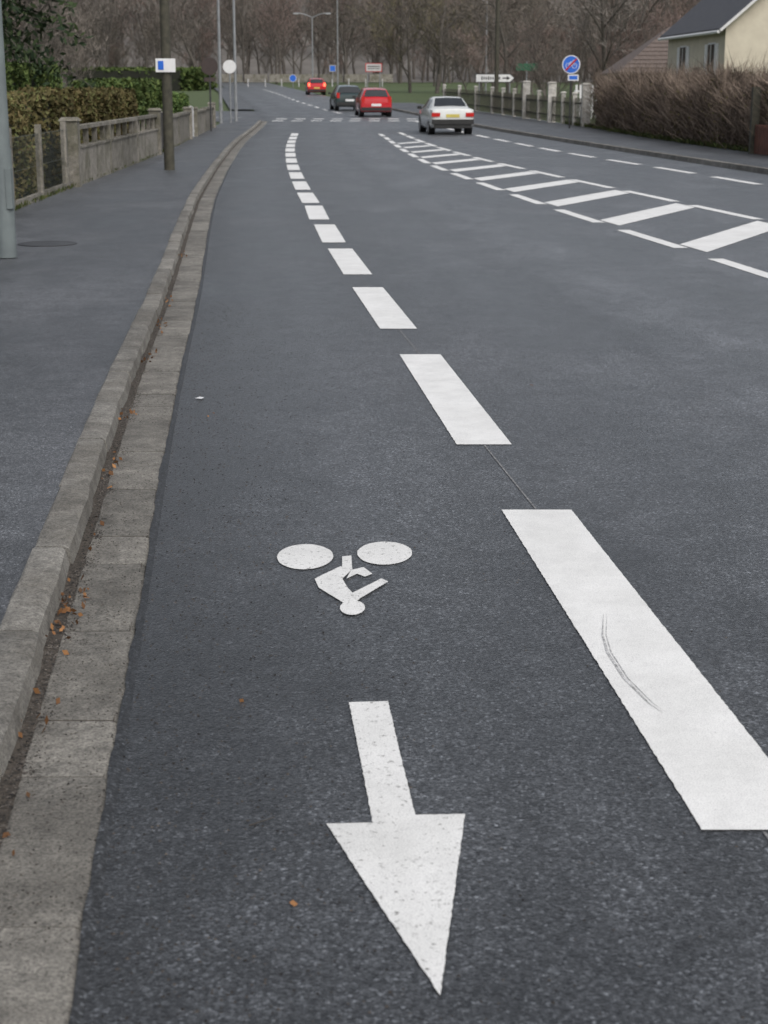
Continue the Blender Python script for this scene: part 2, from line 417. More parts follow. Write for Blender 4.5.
mb.obj('crossing_marking',['paint'])
# arrow
mb=MB(); AP=[(-.103,4.54),(.012,4.55),(.045,4.14),(.078,3.765),(.202,3.77),(.155,3.33),(.112,2.925),(-.01,3.30),(-.142,3.715),(-.028,3.72),(-.066,4.14)]
Q=[]
for a,b in zip(AP,AP[1:]+AP[:1]):
    L_=math.hypot(b[0]-a[0],b[1]-a[1]); n=max(1,int(L_/.015))
    for i in range(n):
        t=i/n; j=.0013 if i else 0
        Q.append((a[0]+(b[0]-a[0])*t+random.uniform(-j,j),a[1]+(b[1]-a[1])*t+random.uniform(-j,j)))
mb.poly(Q,PZ)
mb.obj('arrow_marking',['paintworn'])
mb=MB(); C=(-.146,5.81); SX=.00378; SY=.0126
def ic(pts,z): mb.poly([(C[0]+u*SX*(1-.0012*v),C[1]-v*SY) for u,v in pts],z)
def disc(u,v,ru,rv,z,n=36): ic([(u+ru*math.cos(t*2*math.pi/n)*random.uniform(.985,1.01),v+rv*math.sin(t*2*math.pi/n)) for t in range(n)],z)
disc(-41,-23,28,14,PZ); disc(38,-27,27.5,13,PZ)
ic([(-4,-23),(5,-24),(7,-9),(-3,-7)],PZ)
ic([(-29,1),(-22,-3),(-5,-12),(6,-8),(-2,1),(4,10),(16,21),(6,27),(-24,10)],PZ+.0008)
ic([(6,-8),(18,-11),(27,-4),(20,-1),(12,-4),(2,1)],PZ+.0014)
ic([(7,16),(36,1),(43,4),(14,22)],PZ+.002)
disc(10,29,12,6.5,PZ+.0026)
mb.obj('bicycle_marking',['paintworn'])
mb=MB(); sp=[(.755,5.38),(.722,5.15),(.716,4.98),(.735,4.74),(.778,4.53),(.815,4.43)]
pts=[]
for i in range(len(sp)-1):
    for t in np.linspace(0,1,5)[:-1]: pts.append((sp[i][0]*(1-t)+sp[i+1][0]*t,sp[i][1]*(1-t)+sp[i+1][1]*t))
for off,ww in ((0,.0045),(.012,.002)):
    for i in range(len(pts)-1):
        (x,y),(x2,y2)=pts[i],pts[i+1]; w1=ww*math.sin(math.pi*(i+.3)/len(pts)); w2=ww*math.sin(math.pi*(i+1.3)/len(pts)); x+=off;x2+=off
        mb.add([(x-w1,y,PZ+.0015),(x+w1,y,PZ+.0015),(x2+w2,y2,PZ+.0015),(x2-w2,y2,PZ+.0015)],[(0,1,2,3)])
mb.obj('tyre_scuff',[simple('scuff',(.62,.62,.62),(.22,.22,.22),scale=60,detail=2)])
mb=MB(); mb.lathe((-3.80,18.7,KH-.008),[(.33,0),(.33,.006),(.30,.007),(.29,.003),(.27,.006)],28); mb.obj('manhole_cover',['darkmetal'])

def grit(name,n,fx,y0,y1,size,mat,flat=.6,pw=1.0):
    V=[];F=[]
    base=np.array([(1,0,0),(-.5,.87,0),(-.5,-.87,0),(0,0,1.)])
    for i in range(n):
        y=y0+(y1-y0)*random.random()**pw; x,z=fx(y); s=size*random.uniform(.4,1.3)
        a=random.uniform(0,6.28); ca,sa=math.cos(a),math.sin(a)
        b=base*s*np.array([1,random.uniform(.6,1),flat]); o=len(V)
        for q in b: V.append((x+q[0]*ca-q[1]*sa,y+q[0]*sa+q[1]*ca,z+q[2]))
        F+=[(o,o+1,o+3),(o+1,o+2,o+3),(o+2,o,o+3)]
    return npobj(name,np.array(V),np.array(F),[mat])
grit('gutter_grit',8000,lambda y:(LE(y)-random.uniform(GAP-.04,KF+.0)+random.gauss(0,.010),gz(y)+.005),2,16,.006,'stones',pw=1.4)
grit('gutter_grit',2400,lambda y:(LE(y)-random.uniform(0,GAP),gz(y)+.008),2,12,.004,'stones',pw=1.3)
grit('road_grit',3000,lambda y:(LE(y)+abs(random.gauss(0,.4)),gz(y)+.0),2.5,14,.0050,'stones',pw=1.3)
grit('road_grit',1300,lambda y:(random.uniform(-.8,3),gz(y)+.0),2.5,14,.0042,'stones',pw=1.3)
P=[]
for i in range(150):
    y=random.choice([5.35,5.4,5.5,7.5,6.4,9,11,14,18,3.2,4.2,12.5])+random.gauss(0,.2); P.append((LE(y)-random.uniform(.19,.29),y,.018))
for q in [(-.95,9.0,.006),(-.42,4.55,.006),(.9,9.9,.006),(-.97,8.9,.008),(-.2,3.3,.008)]: P.append(q)
V,F=leaves(np.array(P),.016,1.5); npobj('fallen_leaves',V,F,['leafdead'])
mb=MB(); mb.poly([(-1.10,9.42),(-1.06,9.40),(-1.05,9.45),(-1.08,9.47)],.012); mb.obj('litter',['white'])
mb=MB(); mb.tube((-.33,3.70,.006),(-.27,3.745,.008),.002,.001,5); mb.obj('twig',['stones'])

# ------------------------------------------------------------------ hedges
def hedge(name,fx,y0,y1,depth,H,mat,n,size,side=-1,zb=0.,core=True,corew=.3):
    rs=np.random
    ys_=rs.uniform(y0,y1,n)
    top=H*(1+.03*np.sin(ys_*1.7)+.025*np.sin(ys_*4.1+1))
    face=rs.rand(n)
    u=np.where(face<.5,rs.exponential(.07,n),rs.rand(n)*1.0); u=np.clip(u,0,1)
    t=np.where(face<.5,rs.rand(n),1-rs.exponential(.05,n)); t=np.clip(t,0.02,1.02)
    u=u+.05*np.sin(ys_*2.3+t*5)
    x=np.array([fx(q) for q in ys_])+side*u*depth
    z=np.array([gz(q) for q in ys_])+zb+t*top+rs.normal(0,.02,n)
    V,F=leaves(np.stack([x,ys_,z],1),size)
    e=empty(name); npobj('leaves',V,F,[mat],parent=e)
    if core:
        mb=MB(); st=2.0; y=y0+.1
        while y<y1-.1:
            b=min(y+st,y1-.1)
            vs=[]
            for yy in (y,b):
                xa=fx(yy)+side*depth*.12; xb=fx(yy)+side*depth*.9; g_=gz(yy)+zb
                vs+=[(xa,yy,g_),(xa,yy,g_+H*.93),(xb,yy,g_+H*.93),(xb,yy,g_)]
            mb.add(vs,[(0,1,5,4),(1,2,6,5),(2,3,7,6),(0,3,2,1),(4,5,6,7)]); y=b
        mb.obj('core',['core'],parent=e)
    return e
def twighedge(name,fx,y0,y1,depth,H,n,mats,seed,tl=.55,w=.012,side=1):
    rs=np.random.RandomState(seed)
    y=rs.uniform(y0,y1,n); u=rs.rand(n)*depth
    Hm=H*(.90+.10*np.sin(y*.9)+.07*np.sin(y*2.7)+.05*np.sin(y*6.1))
    z0=rs.rand(n)**.8*Hm*.95
    base=np.stack([np.array([fx(q) for q in y])+side*u,y,np.array([gz(q) for q in y])+z0],1)
    d=rs.normal(size=(n,3))*.6; d[:,2]=np.abs(d[:,2])+.35; d/=np.linalg.norm(d,axis=1)[:,None]
    L=(tl*(.4+rs.rand(n)**2*1.5))[:,None]; e=rs.normal(size=(n,3)); e-=d*(e*d).sum(1)[:,None]; e/=np.linalg.norm(e,axis=1)[:,None]
    V=np.stack([base-e*w,base+e*w,base+d*L],1).reshape(-1,3); F=np.arange(3*n).reshape(-1,3)
    em=empty(name); npobj('twigs',V,F,[mats[0]],parent=em)
    m=n//3; yc=np.sin(y*1.3)+np.sin(y*3.1+z0*2); pr=np.exp(yc); pr/=pr.sum()
    idx=rs.choice(n,m,p=pr); Vl,Fl=leaves(base[idx]+rs.normal(0,.08,(m,3)),.05,1.4,rs)
    npobj('leaves',Vl,Fl,[mats[1]],parent=em)
    return em
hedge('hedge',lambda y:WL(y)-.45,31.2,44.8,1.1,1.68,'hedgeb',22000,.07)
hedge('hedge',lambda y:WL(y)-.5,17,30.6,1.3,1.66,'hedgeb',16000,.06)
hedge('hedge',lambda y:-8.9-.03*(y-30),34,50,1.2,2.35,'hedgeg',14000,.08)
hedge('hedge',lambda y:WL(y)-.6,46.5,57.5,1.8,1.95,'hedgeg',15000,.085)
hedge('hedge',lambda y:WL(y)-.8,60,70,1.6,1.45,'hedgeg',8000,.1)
twighedge('bare_hedge',RH,43.5,70.5,1.5,2.15,48000,('hedget','hedgeb'),3,.6,.013)
twighedge('bare_hedge',RH,18,42.2,1.5,2.2,26000,('hedget','hedger'),4,.6,.012)
hedge('ivy_undergrowth',lambda y:RH(y)+.25,44,70,1.4,.6,'hedgeb',6000,.09,side=1)
n=9000; yy=np.random.uniform(30,75,n); P=np.stack([np.array([RH(q) for q in yy])+np.random.normal(.1,.12,n),yy,np.array([gz(q) for q in yy])+.14+np.random.rand(n)*.08],1)
V,F=leaves(P,.035,4,upbias=3); npobj('grass_verge',V,F,['bladegrass'])
n=5000; yy=np.random.uniform(15,60,n); P=np.stack([np.array([WL(q) for q in yy])+np.random.normal(.02,.03,n),yy,np.array([gz(q) for q in yy])+.08+np.random.rand(n)*.05],1)
V,F=leaves(P,.018,4,upbias=3); npobj('grass_verge',V,F,['bladegrass'])

# ------------------------------------------------------------------ left boundary
def yaw(f,y): return math.atan2(-(f(y+.5)-f(y-.5)),1.0)
mb=MB()
for y in (14.0,16.5,19,21.5,24.0,26.6,29.2):
    x=WL(y); mb.box((x,y,.60),(.09,.09,1.25),0)
mb2=MB()
def fp(y,z): return (WL(y)+.01,y,z)
for z in (.12,.6,1.08): 
    y=12
    while y<29.4: mb2.tube(fp(y,z),fp(min(y+2.2,29.6),z),.004,n=4,caps=False); y+=2.2
y=12.
while y<29.5:
    mb2.tube(fp(y,.08),fp(min(y+.6,29.6),1.1),.002,n=3,caps=False); mb2.tube(fp(y+.6,.08),fp(y,1.1),.002,n=3,caps=False); y+=.12
e=empty('wire_fence'); mb.obj('posts',['wallc'],parent=e); mb2.obj('mesh',['wire'],parent=e)
mb=MB(); y=12
while y<29.4: mb.box((WL(y+1),y+1,.10),(.07,2.0,.16),0,rot=yaw(WL,y+1)); y+=2.0
mb.obj('base_plinth',['wallc'],parent=e)

def balwall(name,y0,y1,H=1.12,bal=True,span=2.9):
    mb=MB(); r=yaw(WL,(y0+y1)/2)
    n=max(1,round((y1-y0)/span)); step=(y1-y0)/n
    for i in range(n+1):
        y=y0+i*step; x=WL(y); g_=gz(y); big=(i in (0,n)); s_=.30 if big else .16; hh=H+(.1 if big else .0)
        mb.box((x,y,g_+hh/2),(s_,s_,hh),0,rot=r)
        if big: mb.box((x,y,g_+hh+.03),(s_+.07,s_+.07,.06),0,rot=r,tap=.7)
    for i in range(n):
        a=y0+i*step+.13; b=y0+(i+1)*step-.13; m=(a+b)/2; L=b-a; x=(WL(a)+WL(b))/2; g_=gz(m)
        hs=.72 if bal else H-.05
        mb.box((x,m,g_+hs/2),(.14,L,hs),0,rot=r)
        if bal:
            mb.box((x,m,g_+hs+.02),(.19,L,.04),0,rot=r)
            k=max(2,int(L/.95))
            for j in range(k):
                yy=a+(j+.5)*L/k; xx=WL(yy)
                mb.box((xx,yy,g_+hs+.04+.15),(.09,.11,.30),0,rot=r)
            mb.box((x,m,g_+H-.03),(.16,L,.07),0,rot=r)
        else: mb.box((x,m,g_+H-.02),(.24,L,.07),0,rot=r)
    mb.obj(name,['wallc'],smooth=30)
balwall('balustrade_wall',30.0,45.0,H=1.12,span=5)
balwall('garden_wall',47.5,58.5,H=1.0,bal=False,span=5.5)
balwall('garden_wall',61.5,72,H=.95,bal=False,span=5)
mb=MB()
for i in range(18):
    y=58.8+i*.14; mb.box((WL(y),y,.62),(.04,.09,1.05+.12*math.sin(i/17*math.pi)),0)
for z in (.3,.95): mb.box((WL(60)-.04,60.0,z),(.04,2.5,.09),0)
mb.obj('garden_gate',['white'])
mb=MB()
for i in range(15):
    y=45.4+i*.13; mb.box((WL(y),y,.6),(.035,.05,1.1),0)
for z in (.25,1.05): mb.box((WL(46.3)-.03,46.3,z),(.04,1.9,.06),0)
mb.obj('garden_gate',['darkmetal'])

# ------------------------------------------------------------------ poles, lamps, signs
def lamp(name,x,y,H,r0,r1,arm=(1.6,0),mat='metal',double=False,base=True):
    mb=MB(); g_=gz(y)+(KH if y<82 else 0)
    mb.tube((x,y,g_),(x,y,g_+1.1),r0,r0*.97,16); mb.tube((x,y,g_+1.1),(x,y,g_+H),r0*.9,r1,16)
    if base: mb.box((x+r0*.75,y-r0*.5,g_+.7),(.06,.10,.4),0)
    for s in ((1,-1) if double else (1,)):
        p=Vector((x,y,g_+H-.05)); n=6
        for i in range(n):
            t=(i+1)/n; q=Vector((x+s*arm[0]*t,y+s*arm[1]*t,g_+H-.05+.5*math.sin(t*math.pi/2)))
            mb.tube(p,q,r1*.8,n=8); p=q
        sg=s*(1 if arm[0]>0 else -1)
        mb.box((p.x+sg*.28,p.y,p.z),(.7,.26,.13),0,tap=.8); mb.box((p.x+sg*.28,p.y,p.z-.08),(.5,.2,.05),1)
    return mb.obj(name,[mat,'white'],smooth=40)
lamp('street_lamp',-3.90,17.1,8.2,.105,.055,mat='lampc')
lamp('street_lamp',-7.45,77.1,9,.085,.05)
lamp('street_lamp',-7.0,79.9,9.5,.08,.045,arm=(-1.5,0))
lamp('street_lamp',-8.4,200,8.0,.10,.06,double=True,base=False)
lamp('street_lamp',-6.4,235,12,.11,.07,double=True,base=False)
lamp('street_lamp',9.0,150,8,.09,.05,arm=(-1.5,0),base=False)

mb=MB(); x,y=-4.66,36.4
mb.tube((x,y,0),(x,y,8.5),.115,.085,12)
mb.box((x,y-.13,2.26),(.42,.02,.28),1); mb.box((x-.1,y-.145,2.26),(.12,.012,.18),2)
mb.obj('utility_pole',['wood','white','blue'],smooth=40)
mb=MB(); x,y=6.55,98.8; mb.tube((x,y,gz(y)),(x,y,gz(y)+8.5),.14,.1,10); mb.tube((x-.5,y,gz(y)+8),(x+.5,y,gz(y)+8),.04,n=6)
mb.obj('telephone_pole',['wood'],smooth=40)
mb=MB()
def cable(a,b,sag=.5,r=.012):
    a=Vector(a);b=Vector(b);p=a
    for i in range(1,13):
        t=i/12; q=a.lerp(b,t); q.z-=sag*4*t*(1-t); mb.tube(p,q,r,n=4,caps=False); p=q
cable((-4.66,36.4,8.2),(-7.45,77.1,8.9)); cable((-4.66,36.4,8.2),(-4.0,-10,8.2))
mb.obj('overhead_cable',['black'])

def roundsign(name,x,y,zc,r,faces,mat_front,facing=1,pole_h=None,base=None,pm='metal'):
    base=gz(y)+.08 if base is None else base
    e=empty(name,(x,y,0))
    mb=MB(); mb.tube((0,.03,base),(0,.03,pole_h or zc+r*.9),.035,n=10); mb.obj('pole',[pm],parent=e,smooth=40)
    mb=MB(); mb.tube((0,0,zc),(0,-.02,zc),r,n=36,mi=0); mb.obj('plate',['signback' if facing<0 else 'white'],parent=e)
    if facing>0:
        mb=MB(); mb.tube((0,-.021,zc),(0,-.024,zc),r*.9,n=36); mb.obj('face',[mat_front],parent=e)
    return e
e=roundsign('traffic_sign',7.66,69.6,2.76,.37,0,'blue',pm='darkmetal')
mb=MB(); zc=2.76
for cx in (-.13,.13):
    n=20
    for i in range(n):
        t0=2*math.pi*i/n;t1=2*math.pi*(i+1)/n
        mb.tube((cx+.095*math.cos(t0),-.028,zc-.05+.095*math.sin(t0)),(cx+.095*math.cos(t1),-.028,zc-.05+.095*math.sin(t1)),.012,n=4)
for a,b in (((-.13,-.05),(-.04,.10)),((-.04,.10),(.09,.10)),((.09,.10),(.13,-.05)),((0,-.06),(.09,.1)),((0,-.06),(-.05,.1)),((.09,.1),(.07,.17)),((.07,.17),(.13,.17))):
    mb.tube((a[0],-.028,zc+a[1]),(b[0],-.028,zc+b[1]),.013,n=4)
mb.obj('bicycle_symbol',['white'],parent=e)
mb=MB(); mb.tube((.22,-.036,zc+.23),(-.22,-.036,zc-.23),.035,n=6); mb.obj('slash',['red'],parent=e)
mb=MB(); mb.box((.10,-.01,zc-.52),(.44,.02,.24),0); mb.box((.10,-.024,zc-.52),(.34,.008,.15),1); mb.obj('sub_plate',['white','blue'],parent=e)
e=roundsign('traffic_sign',-6.90,67.2,2.66,.34,0,'white',facing=-1,pm='darkmetal',base=.08)
mb=MB(); mb.box((0,.01,2.15),(.45,.02,.16),0); mb.obj('sub_plate',['signback'],parent=e)
roundsign('traffic_sign',-7.05,77.6,2.78,.30,0,'white',facing=1)
e=empty('direction_sign',(6.55,100.5,gz(100.5)))
mb=MB()
for dx in (-.9,.9): mb.tube((dx,.04,0),(dx,.04,2.1),.04,n=8)
mb.obj('posts',['metal'],parent=e)
mb=MB(); DZ=-.4
pts=[(-1.15,2.05+DZ),(.95,2.05+DZ),(1.2,2.3+DZ),(.95,2.55+DZ),(-1.15,2.55+DZ)]
mb.add([(a,-.02,b) for a,b in pts]+[(a,.01,b) for a,b in pts],[(0,1,2,3,4),(9,8,7,6,5)]+[(i,5+i,5+(i+1)%5,(i+1)%5) for i in range(5)],1)
pts=[((a+.0)*.955,2.3+DZ+(b-2.3-DZ)*.84) for a,b in pts]
mb.add([(a,-.024,b) for a,b in pts],[(0,1,2,3,4)],0)
for i in range(9): mb.box((-.75+i*.13,-.028,2.3+DZ),(.07,.004,.14 if i%3 else .2),1)
mb.box((.62,-.028,2.3+DZ),(.3,.004,.07),1)
mb.add([(.72,-.0285,2.42+DZ),(.72,-.0285,2.18+DZ),(.92,-.0285,2.3+DZ)],[(0,1,2)],1)
mb.obj('panel',['white','black'],parent=e)
M['signgrey']=simple('faded_sign_face',(.52,.52,.52),(.42,.42,.42),rough=.5)
e=empty('direction_board',(-1.0,165,gz(165)))
mb=MB(); 
for dx in (-.6,.6): mb.tube((dx,.05,0),(dx,.05,2.75),.05,n=6)
mb.box((0,0,2.4),(1.6,.04,.8),1); mb.box((0,-.025,2.4),(1.46,.01,.68),2); mb.box((0,-.034,2.5),(1.2,.008,.08),3); mb.box((0,-.034,2.3),(1.2,.008,.06),3); mb.obj('panel',['metal','red','signgrey','black'],parent=e)
roundsign('traffic_sign',-10.2,190,gz(190)+1.2,.4,0,'blue')
e=empty('traffic_sign',(-6.5,215,gz(215))); mb=MB(); mb.tube((0,0,0),(0,0,2.6),.05,n=6); mb.box((0,-.06,2.2),(.8,.03,.8),1); mb.box((0,-.08,2.2),(.65,.02,.65),2); mb.obj('panel',['metal','signgrey','blue'],parent=e)
e=empty('direction_board',(10.5,125,gz(125))); mb=MB(); mb.tube((0,0,0),(0,0,2.9),.05,n=6); mb.box((0,-.06,2.5),(1.6,.03,.5),1); mb.obj('panel',['metal',simple('sign_green',(.02,.12,.06))],parent=e)
mb=MB()
for i in range(7): mb.box((-22+i*3.6,244,gz(244)+.8),(3.3,.25,1.1),0)
mb.obj('garden_wall',['wallc'])
mb=MB()
for i in range(9):
    x=-17+i*2.1; mb.tube((x,212+i%2,gz(212)),(x,212+i%2,gz(212)+.95),.07,n=6)
mb.obj('bollards',['signgrey'])

# ------------------------------------------------------------------ right fence & gate
mb=MB(); mbp=MB()
def RF(y): return RH(y)
posts=[71.3,73.3,75.3,77.4,80,83,86,89,92,96,100,104]
for i,y in enumerate(posts):
    g_=gz(y)+.1; big= i in (0,3,5)
    s_=.36 if big else .18; H=1.75 if big else 1.35
    mb.box((RF(y),y,g_+H/2),(s_,s_,H),0); mb.box((RF(y),y,g_+H+.03),(s_+.08,s_+.08,.06),0,tap=.6)
for a,b in zip(posts[:-1],posts[1:]):
    L=b-a; k=int(L/.2)
    for j in range(1,k):
        y=a+j*L/k; g_=gz(y)+.1; mbp.box((RF(y)-.02,y,g_+.62),(.03,.08,1.1),0)
    for z in (.35,.95): mbp.tube((RF(a),a,gz(a)+.1+z),(RF(b),b,gz(b)+.1+z),.04,n=4)
M['postw']=concrete('pale_concrete',(.58,.56,.52),stain=(.36,.34,.30),sc_=9)
e=empty('picket_fence'); mb.obj('posts',['postw'],parent=e); mbp.obj('pickets',['wood'],parent=e)
e=empty('rusty_gate'); mb=MB()
for y in (44.4,41.0): mb.box((RH(y)-.25,y,.95),(.2,.2,1.75),0); 
mb.obj('gate_posts',['wood'],parent=e)
mb=MB()
for i in range(21): 
    y=41.2+i*.152; mb.box((RH(y)-.25,y,.5),(.03,.11,.75),0)
for z in (.3,.8): mb.tube((RH(41.1)-.22,41.1,z),(RH(44.3)-.22,44.3,z),.035,n=5)
mb.obj('panel',['rust'],parent=e)

# ------------------------------------------------------------------ houses
def house():
    e=empty('house',(15.0,75,gz(75)),rot=math.radians(3.5))
    W=8.2;D=11;E=4.35;RZ=7.9;o=.35
    mb=MB()
    mb.add([(0,0,0),(W,0,0),(W,D,0),(0,D,0),(0,0,E),(W,0,E),(W,D,E),(0,D,E),(W/2,0,RZ-.05),(W/2,D,RZ-.05)],
           [(0,1,5,8,4),(1,2,6,5),(2,3,7,9,6),(3,0,4,7)]); mb.obj('walls',['render'],parent=e)
    mb=MB(); t=.12; k=(RZ-E)/(W/2)
    for s in (0,1):
        xe=-o if s==0 else W+o; ze=E-o*k+.03
        a=(xe,-o,ze);b=(xe,D+o,ze);c=(W/2,D+o,RZ+.03);d=(W/2,-o,RZ+.03)
        up=[(p[0],p[1],p[2]+t) for p in (a,b,c,d)]
        mb.add([a,b,c,d]+up,[(0,1,2,3),(4,5,6,7),(0,4,7,3),(1,5,6,2),(0,1,5,4)])
    mb.obj('roof',['slate'],parent=e)
    mb=MB()
    for s in (-1,1):
        mb.tube((W/2+s*(W/2+o),-o-.03,E-o*k+.05),(W/2+s*.02,-o-.03,RZ+.02),.07,n=4)
    mb.tube((-o-.06,-o,E-o*k+.0),(-o-.06,D+o,E-o*k+.0),.07,n=6); mb.obj('bargeboards',['white'],parent=e)
    mb=MB(); mb.box((W/2,D*.55,RZ+.4),(.6,.8,1.3),0); mb.obj('chimney',['tile'],parent=e)
    mb=MB()
    def win(face,p,z,w,h,shut=True):
        if face=='L':
            mb.box((-.02,p,z),(.06,w+.16,h+.16),0); mb.box((-.055,p,z),(.02,w,h),1); mb.box((-.07,p,z),(.02,.06,h),0)
            if shut:
                for s in (-1,1): mb.box((-.03,p+s*(w*.75+.12),z),(.05,w*.45,h+.05),0)
        else:
            mb.box((p,-.02,z),(w+.16,.06,h+.16),0); mb.box((p,-.055,z),(w,.02,h),1); mb.box((p,-.07,z),(.06,.02,h),0)
            if shut:
                for s in (-1,1): mb.box((p+s*(w*.75+.12),-.03,z),(w*.45,.05,h+.05),0)
    win('L',2.2,2.9,1.1,1.35); win('L',7.6,2.9,1.1,1.35)
    win('F',5.0,2.95,1.2,1.3,False); win('F',W/2,5.8,.8,.9,False)
    mb.obj('windows',['white','glass'],parent=e)
    mb=MB(); mb.box((-.03,4.9,1.5),(.06,1.0,2.2),0); mb.obj('door',['wood'],parent=e)
house()
def bungalow():
    e=empty('outbuilding_house',(13.0,92,gz(92)))
    mb=MB(); W=12;D=7;E=2.3;R=4.75
    mb.box((W/2,D/2,E/2),(W,D,E),0); mb.obj('walls',['render'],parent=e)
    o=.4; mb=MB()
    v=[(-o,-o,E-.05),(W+o,-o,E-.05),(W+o,D+o,E-.05),(-o,D+o,E-.05),(2.9,D/2,R),(W-2.9,D/2,R)]
    mb.add(v,[(0,1,5,4),(1,2,5),(2,3,4,5),(3,0,4),(3,2,1,0)])
    for i in range(1,11):
        t=i/11; a=Vector(v[0]).lerp(Vector(v[4]),t); b=Vector(v[1]).lerp(Vector(v[5]),t)
        mb.tube(a+Vector((0,-.01,.02)),b+Vector((0,-.01,.02)),.03,n=4)
    mb.obj('roof',['tile'],parent=e)
    mb=MB()
    for x in (2,5,8): mb.box((x,-.03,1.3),(1.3,.06,1.2),0); mb.box((x,-.07,1.3),(1.1,.02,1.0),1)
    mb.obj('windows',['white','glass'],parent=e)
bungalow()
mb=MB()
for i in range(28): mb.box((9.5+i*.2,83.6,gz(84)+.9),(.1,.03,1.6),0)
for z in (.5,1.4): mb.box((12.2,83.65,gz(84)+z),(5.6,.05,.08),0)
mb.obj('white_fence',['white'])

# ------------------------------------------------------------------ cars
def carpaint(name,c,rough=.25):
    m,nt,b=newmat(name)
    tc=N(nt,'ShaderNodeTexCoord').outputs['Object']
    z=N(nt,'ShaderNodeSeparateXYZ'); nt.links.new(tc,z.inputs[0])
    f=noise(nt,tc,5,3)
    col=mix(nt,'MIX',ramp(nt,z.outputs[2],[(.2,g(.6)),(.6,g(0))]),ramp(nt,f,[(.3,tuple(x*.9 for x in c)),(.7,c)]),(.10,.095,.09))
    nt.links.new(col,b.inputs['Base Color']); b.inputs['Roughness'].default_value=rough
    b.inputs['Coat Weight'].default_value=.6; b.inputs['Coat Roughness'].default_value=.08
    return m
M['tail']=simple('tail_lamp',(.40,.012,.01),(.3,.01,.01),rough=.2,emit=((1,.04,.02),.12))
M['brake']=simple('brake_lamp_lit',(.6,.02,.01),(.5,.01,.01),rough=.2,emit=((1,.10,.05),5))
M['plate']=simple('number_plate',(.6,.5,.12),(.5,.42,.1),rough=.5)
M['rim']=simple('wheel_rim',(.35,.36,.37),(.25,.25,.26),rough=.35,metal=.6)
def car(kind,x,y,rotdeg,col,lit='tail',plate='plate'):
    e=empty(kind,(x,y,gz(y)+.005),math.radians(rotdeg))
    slope=math.atan((gz(y+1)-gz(y-1))/2); e.rotation_euler=(slope,0,math.radians(rotdeg))
    if kind=='saloon_car':
        S=[(-2.16,.70,.36,.78,.62,.84),(-2.12,.80,.30,.90,.70,.965),(-2.0,.845,.27,.945,.72,1.0),(-1.45,.855,.22,.955,.70,1.03),(-.80,.855,.2,.955,.555,1.375),(-.2,.855,.2,.95,.57,1.405),(.35,.855,.2,.94,.56,1.375),(1.05,.85,.2,.92,.70,.985),(1.75,.83,.24,.80,.66,.87),(2.02,.78,.28,.68,.60,.74),(2.12,.68,.34,.58,.5,.62)]
        gr=(3,4); gf=(6,7); wz=(-1.3,1.28)
    else:
        S=[(-1.90,.70,.36,.72,.66,.76),(-1.88,.80,.28,.86,.72,.92),(-1.80,.835,.25,.93,.72,.99),(-1.45,.84,.22,.96,.56,1.40),(-.9,.845,.2,.965,.575,1.46),(-.1,.845,.2,.95,.575,1.47),(.35,.845,.2,.94,.565,1.43),(1.15,.84,.2,.93,.68,1.0),(1.62,.81,.24,.80,.62,.86),(1.86,.75,.28,.66,.55,.70),(1.93,.66,.36,.56,.45,.6)]
        gr=(2,3); gf=(6,7); wz=(-1.2,1.22)
    def prof(s):
        y,w,zb,bz,tx,zt=s
        return [(0,y,zb),(w*.9,y,zb),(w*.985,y,zb+.1),(w,y,zb*.4+bz*.6),(w*.975,y,bz),(tx+.02,y,zt-.03),(tx*.85,y,zt),(0,y,zt+.018)]
    vs=[]
    for s in S:
        p=prof(s); vs+=p+[(-q[0],q[1],q[2]) for q in p[1:7]][::-1]
    R=14; fs=[]
    for j in range(len(S)-1):
        for i in range(R): fs.append((j*R+i,j*R+(i+1)%R,(j+1)*R+(i+1)%R,(j+1)*R+i))
    fs.append(tuple(range(R))[::-1]); fs.append(tuple(range((len(S)-1)*R,len(S)*R)))
    mb=MB(); mb.add(vs,[tuple(reversed(f)) for f in fs]); b=mb.obj('body',[col],parent=e,smooth=38)
    def sec(yy):
        for a,b in zip(S[:-1],S[1:]):
            if a[0]<=yy<=b[0]:
                t=(yy-a[0])/(b[0]-a[0]); pa=prof(a);pb=prof(b)
                return [tuple(u*(1-t)+v*t for u,v in zip(m_,n_)) for m_,n_ in zip(pa,pb)]
    mb=MB()
    def panel(ya,yb):
        k=6
        for s in (1,-1):
            for i in range(k):
                q=[]
                for (u,t) in ((i/k,0),((i+1)/k,0),((i+1)/k,1),(i/k,1)):
                    yb0=ya[0]+(yb[0]-ya[0])*u; yt0=ya[1]+(yb[1]-ya[1])*u
                    yy=yb0 if t==0 else yt0; P=sec(yy); A=P[4];B=P[5]; tt=.07 if t==0 else .86
                    q.append((s*(A[0]*(1-tt)+B[0]*tt+.009),yy,A[2]*(1-tt)+B[2]*tt))
                mb.add(q,[(0,1,2,3)] if s>0 else [(3,2,1,0)])
    if kind=='saloon_car': panel((-1.2,-.78),(-.32,-.32)); panel((-.24,-.24),(.80,.36))
    else: panel((-1.3,-1.2),(-.42,-.42)); panel((-.32,-.32),(.88,.38))
    def screen(ia,ib,sgn,fr=(.08,.93)):
        A=prof(S[ia]);B=prof(S[ib]); 
        for s in (1,-1):
            q=[]
            for (w_,t) in ((0,fr[0]),(1,fr[0]),(1,fr[1]),(0,fr[1])):
                pa=A[7] if w_==0 else A[6]; pb=B[7] if w_==0 else B[6]
                q.append((s*(pa[0]*(1-t)+pb[0]*t)*1.08,pa[1]*(1-t)+pb[1]*t+sgn*.02,pa[2]*(1-t)+pb[2]*t+.012))
            mb.add(q,[(0,1,2,3)])
    screen(gr[0],gr[1],-1); screen(gf[1],gf[0],1)
